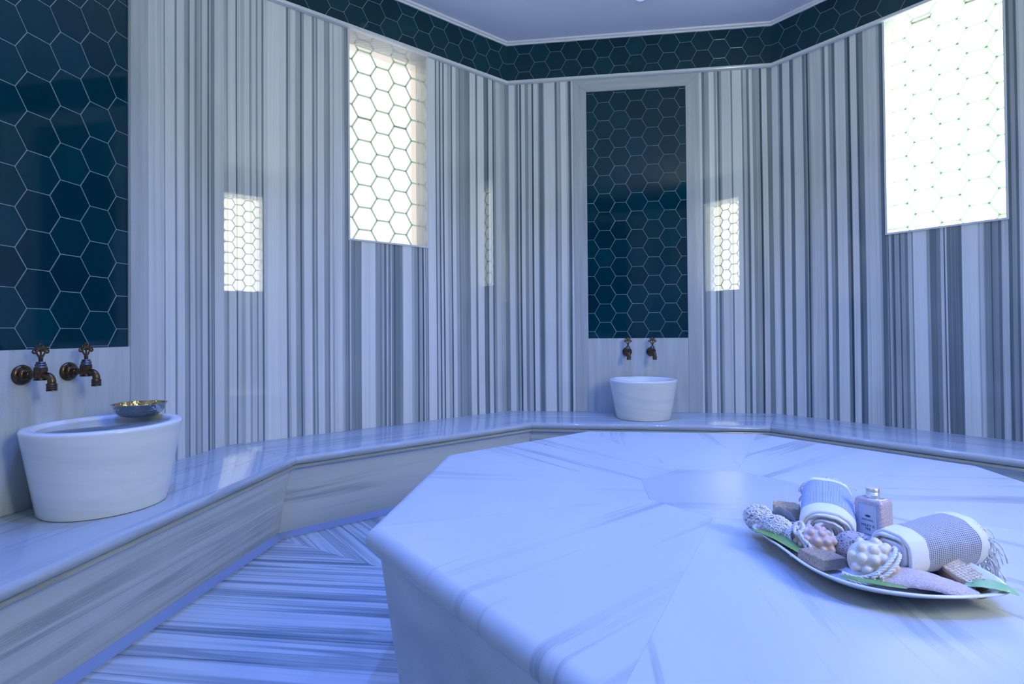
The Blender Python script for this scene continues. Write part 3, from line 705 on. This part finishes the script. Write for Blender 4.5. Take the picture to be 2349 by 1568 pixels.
towel('rolled_towel', 'rolled white towel with grey blue check and long fringe, at the right of the bottle', (.122, -.520, ZS+.058), (.90, .43), .166, .039, .036, .037, .148, m_tw2, 8, tilt=.02, end_r=1.26, start=.62)
# --- bottle
bt = empty('bath_salt_bottle', 'clear square bottle of pinkish bath grains with white label and silver screw cap', 'bottle', (.1695, -.382, ZS+.0125))
bt.rotation_euler = (math.radians(-2), math.radians(-3), math.radians(-60))
def rbox(bm, hx, hy, z0, z1, r_, n=6, levels=None):
    lv = levels or [(0, z0), (0, z1)]
    rings = []
    for ins, z in lv:
        ring_ = []
        for cx_, cy_, a0 in ((1, 1, 0), (-1, 1, 90), (-1, -1, 180), (1, -1, 270)):
            for i in range(n+1):
                a = math.radians(a0+90*i/n); rr = max(r_-ins*.2, .001)
                ring_.append(bm.verts.new((cx_*(hx-ins-rr)+rr*math.cos(a), cy_*(hy-ins-rr)+rr*math.sin(a), z)))
        rings.append(ring_)
    for A, B in zip(rings[:-1], rings[1:]):
        for i in range(len(A)): j = (i+1) % len(A); bm.faces.new((A[i], A[j], B[j], B[i]))
    bm.faces.new(rings[0][::-1]); bm.faces.new(rings[-1])
HX, HY, BH = .026, .018, .0925
bm = bmesh.new(); rbox(bm, HX, HY, 0, 0, .004, levels=[(.003, 0), (0, .003), (0, BH-.008), (.001, BH-.004), (.004, BH-.001), (.008, BH)])
s = NT('pink_bath_grains'); vz = s.n('TexVoronoi'); vz.inputs['Scale'].default_value = 900; s.l(s.objc(), vz.inputs['Vector'])
cz = s.xyz(s.objc())[2]
gr = s.ramp(s.xyz(vz.outputs['Color'])[0], [(0, (.50, .36, .38)), (.5, (.66, .54, .54)), (1, (.78, .70, .68))])
s.set(gr, .12, spec=.6, Coat_Weight=.8, Coat_Roughness=.03); m_gr = s.m
obj('bottle_body', bm, m_gr, bt, auto=35)
bm = bmesh.new(); lathe(bm, [(0, BH-.001), (.009, BH-.001), (.009, BH+.004), (0, BH+.004)], 32); obj('neck', bm, simple('clear_plastic', (.7, .68, .72), .1), bt, auto=35)
bm = bmesh.new(); P = [(0, BH+.0005), (.0112, BH+.0005), (.0112, BH+.006), (.0107, BH+.0066), (.0114, BH+.0076), (.0107, BH+.0086), (.0114, BH+.0096), (.0107, BH+.0106), (.0114, BH+.0116), (.0112, BH+.0165), (.0103, BH+.0178), (0, BH+.0178)]
lathe(bm, P, 40); obj('screw_cap', bm, simple('brushed_silver', (.92, .92, .90), .38, 1.0), bt, auto=35)
bm = bmesh.new(); box(bm, (-.0185, -HY-.0006, .012), (.0195, -HY-.0001, .083)); lb = obj('label', bm, simple('white_paper_label', (.62, .66, .72), .45), bt)
m_ink = simple('dark_ink', (.03, .07, .10), .5)
bm = bmesh.new()
for a in ((-.0170, .0180, .0815, .0818), (-.0170, .0180, .0135, .0138)): box(bm, (a[0], -HY-.0008, a[2]), (a[1], -HY-.0005, a[3]))
for a in ((-.0170, -.0167), (.0177, .0180)): box(bm, (a[0], -HY-.0008, .0135), (a[1], -HY-.0005, .0818))
obj('label_border', bm, m_ink, lb)
bm = bmesh.new(); lathe(bm, [(0, 0), (.0055, 0), (.0052, .0003), (0, .0003)], 24, Matrix.Translation((.0008, -HY-.0005, .0595)) @ Matrix.Rotation(math.radians(90), 4, 'X'), 1, .42); obj('logo', bm, simple('green_ink', (.01, .10, .09), .4), lb)
def text(body, size, x, z, parent, mat, name='lettering'):
    cu = bpy.data.curves.new(name, 'FONT'); cu.body = body; cu.size = size; cu.extrude = .0001; cu.align_x = 'CENTER'
    cu.materials.append(mat); o = bpy.data.objects.new(name, cu); C.objects.link(o); o.parent = parent
    me = bpy.data.meshes.new_from_object(o); bpy.data.objects.remove(o); bpy.data.curves.remove(cu)
    o = bpy.data.objects.new(name, me); C.objects.link(o); o.parent = parent
    o.location = (x, -HY-.0008, z); o.rotation_euler = (math.radians(90), 0, 0); return o
for b_, sz, z in (('NATURAL', .0050, .0505), ('MILKY B', .0068, .0395), ('PEE', .0068, .0330), ('COCO', .0042, .0235)): text(b_, sz, .0005, z, lb, m_ink)
# --- bumpy soaps
def rope(name, pts, r_, parent, mat, tw=55):
    # resample and twist two strands
    P = [Vector(p) for p in pts]; out = []
    for i in range(len(P)-1):
        p0 = P[max(i-1, 0)]; p1 = P[i]; p2 = P[i+1]; p3 = P[min(i+2, len(P)-1)]
        for j in range(10):
            t = j/10; out.append(.5*((2*p1)+(p2-p0)*t+(2*p0-5*p1+4*p2-p3)*t*t+(3*p1-p0-3*p2+p3)*t**3))
    out.append(P[-1]); bm = bmesh.new(); s_ = 0; strands = [[], [], []]; prev = None
    for i, p in enumerate(out):
        d = (out[min(i+1, len(out)-1)]-out[max(i-1, 0)]).normalized()
        a = d.orthogonal() if prev is None else (prev - d*prev.dot(d))
        a.normalize(); prev = a; b = d.cross(a)
        if i: s_ += (p-out[i-1]).length
        for k_ in range(3):
            ph = s_/(r_*6.5)*2*PI + k_*2*PI/3; strands[k_].append(p + (a*math.cos(ph)+b*math.sin(ph))*r_*.5)
    for st in strands: tube(bm, st, r_*.6, 6)
    return obj(name, bm, mat, parent, True)
def bumpy(label, name, c, axes, rz, mat, bumps_dir, rb, ropes, cat='soap', seed=1):
    o = empty(name, label, cat, (c[0], c[1], ZS+.011), rz)
    zc = c[2]-.011
    bm = bmesh.new(); bmesh.ops.create_icosphere(bm, subdivisions=4, radius=1)
    for v_ in bm.verts:
        p = v_.co; e = .85
        v_.co = Vector((math.copysign(abs(p.x)**e, p.x)*axes[0], math.copysign(abs(p.y)**e, p.y)*axes[1], math.copysign(abs(p.z)**e, p.z)*axes[2] + zc))
    for d in bumps_dir:
        q_ = Vector(d).normalized()
        p = Vector((q_.x*axes[0], q_.y*axes[1], q_.z*axes[2]+zc))
        bmesh.ops.create_icosphere(bm, subdivisions=3, radius=rb, matrix=Matrix.Translation(p))
    b = obj('soap_body', bm, mat, o, True)
    m1 = b.modifiers.new('r', 'REMESH'); m1.mode = 'VOXEL'; m1.voxel_size = .0011; m1.use_smooth_shade = True
    m2 = b.modifiers.new('s', 'SMOOTH'); m2.factor = .5; m2.iterations = 4
    for pts in ropes: rope('cord', pts, .0030, o, m_cotton)
    return o
def grid_dirs(rows):
    out = []
    for el, azs in rows:
        for az in azs: e = math.radians(el); a = math.radians(az); out.append((math.cos(e)*math.cos(a), math.cos(e)*math.sin(a), math.sin(e)))
    return out
def mat_soap(name, c0, c1, sss=.25):
    s = NT(name); nz = s.noise(s.objc(), 45, 3); return s.set(s.mix(s.ramp(nz, [(.35, 0.0), (.7, 1.0)]), c0, c1), .32, spec=.5, Subsurface_Weight=sss, Subsurface_Radius=(.01, .006, .004), Subsurface_Scale=.6)
m_s1 = mat_soap('tan_soap', (.66, .50, .42), (.64, .50, .47)); m_s2 = mat_soap('cream_soap', (.84, .80, .70), (.82, .72, .52))
# azimuths in the platter's world frame; -80 degrees faces the viewer
d1 = grid_dirs([(80, (0,)), (52, (-150, -95, -45, 0, 60, 130)), (20, (-170, -135, -105, -72, -40, -8, 25)), (-14, (-150, -120, -88, -56, -24, 8))])
bumpy('tan massage soap covered in round bumps with a white cord tied at its left end', 'massage_soap', (.034, -.447, .043), (.033, .023, .024), math.radians(-38), m_s1, d1, .0066,
      [[(-.034, -.014, .018), (-.040, -.012, .036), (-.034, -.002, .052), (-.024, .002, .060), (-.016, -.010, .055), (-.022, -.020, .044), (-.030, -.014, .047), (-.030, -.004, .058)],
       [(-.022, -.020, .044), (-.008, -.028, .030), (-.006, -.030, .020), (-.016, -.030, .010), (-.034, -.026, .004)], [(-.022, -.018, .050), (-.012, -.026, .040), (.000, -.029, .030), (-.006, -.031, .014), (-.026, -.031, .008)]])
d2 = grid_dirs([(78, (0,)), (50, (-150, -105, -62, -20, 40, 110)), (20, (-170, -138, -106, -76, -46, -14, 20)), (-12, (-154, -124, -92, -60, -28, 8))])
bumpy('cream white massage soap covered in round bumps with a white cord wound across it', 'massage_soap', (.081, -.541, .050), (.034, .026, .030), math.radians(4), m_s2, d2, .0079,
      [[(.036, .004, .056), (.030, -.014, .064), (.018, -.030, .060), (.002, -.038, .048), (-.014, -.039, .036), (-.028, -.036, .028), (-.042, -.028, .024), (-.056, -.018, .026)],
       [(.038, .002, .050), (.034, -.018, .056), (.020, -.034, .051), (.004, -.041, .039), (-.010, -.041, .029), (-.024, -.038, .020), (-.038, -.032, .016), (-.052, -.024, .018)],
       [(-.014, -.043, .038), (-.022, -.042, .030), (-.018, -.042, .022), (-.009, -.042, .026), (-.013, -.044, .034)]])
# --- pumice
def blob(name, label, cat, c, ax, rz, mat, seed, amp=.05, sub=5, e=1.0):
    bm = bmesh.new(); bmesh.ops.create_icosphere(bm, subdivisions=sub, radius=1)
    for v_ in bm.verts:
        p = v_.co.copy(); k = 1 + amp*noise.noise(p*1.6+Vector((seed, 0, 0))) + amp*.35*noise.noise(p*6+Vector((0, seed, 0)))
        v_.co = Vector((p.x*ax[0]*k, p.y*ax[1]*k, p.z*ax[2]*k))
    o = obj(name, bm, mat, None, True); o.location = (c[0], c[1], ZS+c[2]); o.rotation_euler = (0, 0, rz); return tag(o, label, cat)
s = NT('pumice'); mp = s.n('Mapping'); mp.inputs['Scale'].default_value = (1, 1, 2.6); s.l(s.objc(), mp.inputs[0])
v = s.n('TexVoronoi'); v.inputs['Scale'].default_value = 210; s.l(mp.outputs[0], v.inputs['Vector']); nz = s.noise(s.objc(), 150, 4, .7)
pit = s.ramp(s.math('ADD', v.outputs['Distance'], s.math('MULTIPLY', nz, .4)), [(.36, 0.0), (.60, 1.0)])
s.set(s.mix(pit, (.12, .12, .13), (.46, .44, .46)), .95, spec=.1); s.bump(pit, .9, .002)
blob('pumice_stone', 'round grey pumice stone between the two bumpy soaps', 'pumice stone', (.092, -.468, .0415), (.034, .028, .0285), -.3, s.m, 2, .06)
blob('dark_stone', 'dark grey oval stone peeping out under the right end of the fringed towel', 'stone', (.266, -.474, .032), (.020, .013, .008), .5, simple('dark_stone', (.05, .05, .06), .6), 5, .05, 4)
# --- soap bar
s = NT('brown_soap'); nz = s.noise(s.objc(), 380, 4, .7); sp = s.ramp(nz, [(.38, (.26, .20, .15)), (.5, (.38, .31, .23)), (.62, (.46, .39, .29))]); s.set(sp, .6, spec=.3); s.bump(nz, .3, .0005)
bm = bmesh.new(); rbox(bm, .0285, .024, 0, .02, .002, 3, levels=[(.0015, 0), (0, .0015), (0, .0185), (.0015, .020)])
o = obj('soap_bar', bm, s.m, None, auto=40); tag(o, 'brown speckled rectangular soap bar on the front edge of the platter', 'soap')
xv = Vector((.83, .50, -.10)).normalized(); yv = Vector((-.53, .848, .05)); yv = (yv - xv*yv.dot(xv)).normalized(); zv = xv.cross(yv)
m4 = Matrix.Identity(4)
for i in range(3): m4[i][0] = xv[i]; m4[i][1] = yv[i]; m4[i][2] = zv[i]
B0 = Vector((.0135, -.529, ZS+.0425)); m4.translation = B0 + xv*.0285 + yv*.024 - zv*.020
o.matrix_world = m4
# --- loofah pad
s = NT('loofah_terry'); nz = s.noise(s.objc(), 420, 4, .75); n2 = s.noise(s.objc(), 40, 2)
s.set(s.mix(s.ramp(nz, [(.40, 0.0), (.60, 1.0)]), (.80, .62, .58), (.94, .88, .86)), .95, spec=.1); s.bump(nz, 1.0, .003); m_lo = s.m
bm = bmesh.new(); ol = [(.056, -.572), (.075, -.553), (.098, -.539), (.125, -.530), (.152, -.529), (.175, -.536), (.192, -.553), (.204, -.577), (.208, -.603), (.190, -.607), (.165, -.608), (.140, -.607), (.112, -.600), (.085, -.589), (.066, -.580)]
c_ = Vector((.135, -.568)); rings = []
for f_, z in ((0, .0), (.5, 0), (.9, -.001), (1.0, .003), (1.01, .006), (.97, .010), (.85, .013), (.5, .016), (0, .017)):
    def pz(x, y): # lies against the dish and rises to the rim
        n_ = (Vector((x, y))-PC).dot(PN); return .024 + .12*max(n_, 0)*.9 + .004*math.sin(x*60)
    if f_ == 0: rings.append([bm.verts.new((c_.x, c_.y, pz(c_.x, c_.y)+z))])
    else: rings.append([bm.verts.new((c_.x+(x-c_.x)*f_, c_.y+(y-c_.y)*f_, pz(c_.x+(x-c_.x)*f_, c_.y+(y-c_.y)*f_)+z)) for x, y in ol])
for A, B in zip(rings[:-1], rings[1:]):
    N = len(ol)
    for i in range(N):
        j = (i+1) % N
        if len(A) == 1: bm.faces.new((A[0], B[i], B[j]))
        elif len(B) == 1: bm.faces.new((A[i], A[j], B[0]))
        else: bm.faces.new((A[i], A[j], B[j], B[i]))
o = obj('loofah_pad', bm, m_lo, None, True); o.location = (0, 0, ZS); md = o.modifiers.new('s', 'SUBSURF'); md.levels = md.render_levels = 3
tx = bpy.data.textures.new('loofah_fuzz', 'CLOUDS'); tx.noise_scale = .006; md = o.modifiers.new('d', 'DISPLACE'); md.texture = tx; md.strength = .003; md.texture_coords = 'LOCAL'
tag(o, 'flat pinkish fuzzy loofah pad along the front right edge of the platter', 'loofah')
# --- leaves
def leaf(label, path, wd, mat, roll=0, name='green_leaf', up=None):
    P = [Vector(p) for p in path]; bm = bmesh.new(); n = 18; cols = []
    for i in range(n+1):
        t = i/n; f = t*(len(P)-1); a = min(int(f), len(P)-2); p = P[a].lerp(P[a+1], f-a)
        d = (P[-1]-P[0]).normalized(); upv = Vector((0, 0, 1)) if up is None else Vector(up); sd_ = d.cross(upv).normalized(); nn = sd_.cross(d)
        w_ = wd*math.sin(PI*min(t, 1))**.55*(1-.15*t) + .0004
        row = []
        for s_ in (-1, -.6, -.2, 0, .2, .6, 1): row.append(bm.verts.new(p + sd_*(s_*w_*math.cos(roll)) + nn*(abs(s_)*w_*.28 + s_*w_*math.sin(roll))))
        cols.append(row)
    for A, B in zip(cols[:-1], cols[1:]):
        for j in range(6): bm.faces.new((A[j], A[j+1], B[j+1], B[j]))
    o = obj(name, bm, mat, None, True); o.location = (0, 0, ZS); md = o.modifiers.new('t', 'SOLIDIFY'); md.thickness = .0007; return tag(o, label, 'leaf')
def mat_leaf(name, c0, c1):
    s = NT(name); nz = s.noise(s.objc(), 60, 3); return s.set(s.mix(nz, c0, c1), .4, spec=.4, Subsurface_Weight=.1)
m_l1 = mat_leaf('green_leaf_a', (.10, .30, .08), (.32, .46, .12)); m_l2 = mat_leaf('green_leaf_b', (.18, .52, .26), (.50, .70, .32)); m_l3 = mat_leaf('blue_green_leaf', (.22, .36, .46), (.34, .46, .52))
leaf('dark green leaf sticking out under the net sponge at the left tip of the platter', [(-.058, -.388, .038), (-.040, -.408, .0395), (-.022, -.436, .038), (-.006, -.462, .033), (.010, -.490, .026)], .014, m_l1)
leaf('pale green leaf reaching past the right tip of the platter beside the wooden brush', [(.196, -.574, .030), (.210, -.586, .037), (.225, -.594, .0385), (.240, -.600, .037), (.253, -.604, .033)], .019, m_l2)
leaf('blue green leaf standing between the net sponge and the blue checked towel', [(.010, -.300, .035), (.025, -.325, .050), (.038, -.350, .045), (.045, -.375, .030)], .021, m_l3, .8)
leaf('small green leaf under the cord of the cream bumpy soap', [(.020, -.568, .034), (.045, -.590, .036), (.075, -.603, .037), (.098, -.607, .036)], .008, m_l1)
# --- net sponge
s = NT('raw_yarn'); nz = s.noise(s.objc(), 80, 2); s.set(s.mix(nz, (.84, .78, .70), (.92, .89, .84)), .9, spec=.1); m_yarn = s.m
root = empty('net_sponge', 'cream knotted net sponge in bulging lobes at the left of the platter', 'sponge', (-.01, -.38, ZS))
rnd = random.Random(5)
def lobe(c, ax, d, nl, seed):
    rnd = random.Random(seed); bm = bmesh.new(); d = Vector(d).normalized(); m = frame_mtx(Vector(c)-Vector((-.01, -.38, 0)), d)
    core = bmesh.new()
    for i in range(nl):
        th_ = rnd.uniform(0, PI*2); u = rnd.uniform(-1, 1); p = Vector((u, math.sqrt(1-u*u)*math.cos(th_), math.sqrt(1-u*u)*math.sin(th_)))
        t1 = p.orthogonal().normalized(); t2 = p.cross(t1); ph = rnd.uniform(0, 2*PI); a_ = rnd.uniform(.16, .30); b_ = rnd.uniform(.12, .24); k = rnd.uniform(.92, 1.06); pts = []
        for j in range(13):
            w_ = j/12*2*PI*rnd.uniform(.95, 1.0); q_ = p + t1*(a_*math.cos(w_+ph)) + t2*(b_*math.sin(w_*1.0+ph)) ; q_ = q_.normalized()*k*(1+.05*math.sin(3*w_+ph))
            pts.append(m @ Vector((q_.x*ax[0], q_.y*ax[1], q_.z*ax[2])))
        tube(bm, pts, .00085, 5)
    bmesh.ops.create_icosphere(bm, subdivisions=3, radius=1, matrix=m @ Matrix.Diagonal((ax[0]*.80, ax[1]*.80, ax[2]*.80, 1)))
    obj('net_lobe', bm, m_yarn, root, True)
lobe((-.024, -.326, .040), (.030, .025, .026), (.5, -.8, -.15), 340, 1)
lobe((-.010, -.390, .041), (.032, .025, .025), (.45, -.85, -.15), 380, 2)
lobe((.010, -.408, .034), (.024, .024, .022), (.6, -.7, -.2), 200, 3)
bm = bmesh.new(); bmesh.ops.create_icosphere(bm, subdivisions=3, radius=.009, matrix=Matrix.Translation((-.036+.01, -.370+.38, .034))); b = obj('bead', bm, m_s1, root, True); b['label'] = 'pinkish wooden bead'
# --- brushes
m_wood = NT('red_brown_wood'); nz = m_wood.noise(m_wood.comb(m_wood.math('MULTIPLY', m_wood.xyz(m_wood.objc())[0], 20), m_wood.math('MULTIPLY', m_wood.xyz(m_wood.objc())[1], 160), m_wood.math('MULTIPLY', m_wood.xyz(m_wood.objc())[2], 160)), 1, 3)
m_wood = m_wood.set(m_wood.mix(nz, (.30, .12, .07), (.52, .27, .16)), .4)
m_br = simple('natural_bristle', (.88, .74, .54), .8)
def brush(label, c, x, z, L, W, Hh, bh, wood, bmat, seed, rows=(14, 6)):
    o = empty('bath_brush', label, 'brush'); o.matrix_world = frame_mtx(Vector((c[0], c[1], ZS+c[2])), x, Vector(z)); rnd = random.Random(seed)
    bm = bmesh.new(); n = 40; rings = []
    for ins, z_ in ((.003, -Hh), (0, -Hh+.003), (0, -.002), (.002, 0)):
        rings.append([bm.verts.new((math.copysign(abs(math.cos(a))**.7, math.cos(a))*(L/2-ins), math.copysign(abs(math.sin(a))**.8, math.sin(a))*(W/2-ins), z_)) for a in [2*PI*i/n for i in range(n)]])
    for A, B in zip(rings[:-1], rings[1:]):
        for i in range(n): bm.faces.new((A[i], A[(i+1) % n], B[(i+1) % n], B[i]))
    bm.faces.new(rings[0][::-1]); bm.faces.new(rings[-1]); obj('wooden_back', bm, wood, o, auto=40)
    bm = bmesh.new()
    for i in range(rows[0]):
        for j in range(rows[1]):
            u = (i+.5)/rows[0]*2-1; v_ = (j+.5)/rows[1]*2-1
            if abs(u)**2.6+abs(v_)**2.6 > 1.02: continue
            p = Vector((u*L*.45, v_*W*.42, 0))
            for q_ in range(18):
                a = rnd.uniform(0, 2*PI); r_ = rnd.uniform(0, 1); e = Vector((math.cos(a), math.sin(a), 0))*r_
                tube(bm, [p+e*.0010, p+e*.0024+Vector((rnd.uniform(-.0006, .0006), rnd.uniform(-.0006, .0006), bh*rnd.uniform(.93, 1.0)))], [.00055, .0004], 3)
    bc = [bm.verts.new((math.copysign(abs(math.cos(2*PI*i/24))**.6, math.cos(2*PI*i/24))*L*.43, math.copysign(abs(math.sin(2*PI*i/24))**.6, math.sin(2*PI*i/24))*W*.40, z_)) for z_ in (.0002, bh*.86) for i in range(24)]
    for i in range(24): bm.faces.new((bc[i], bc[(i+1) % 24], bc[24+(i+1) % 24], bc[24+i]))
    bm.faces.new(bc[24:]); bm.faces.new(bc[:24][::-1])
    obj('bristles', bm, bmat, o); return o
brush('reddish wooden brush with pale bristles upward, right of the loofah pad', (.216, -.540, .033), (.10, -.99, -.10), (-.30, -.10, .94), .084, .038, .017, .012, m_wood, m_br, 1)
brush('beige bristle brush standing behind the net sponge at the left of the blue checked towel', (.044, -.288, .040), (.94, -.34, .0), (.10, -.25, .95), .056, .034, .010, .021, simple('beige_wood', (.50, .42, .32), .6), m_br, 2, (15, 6))
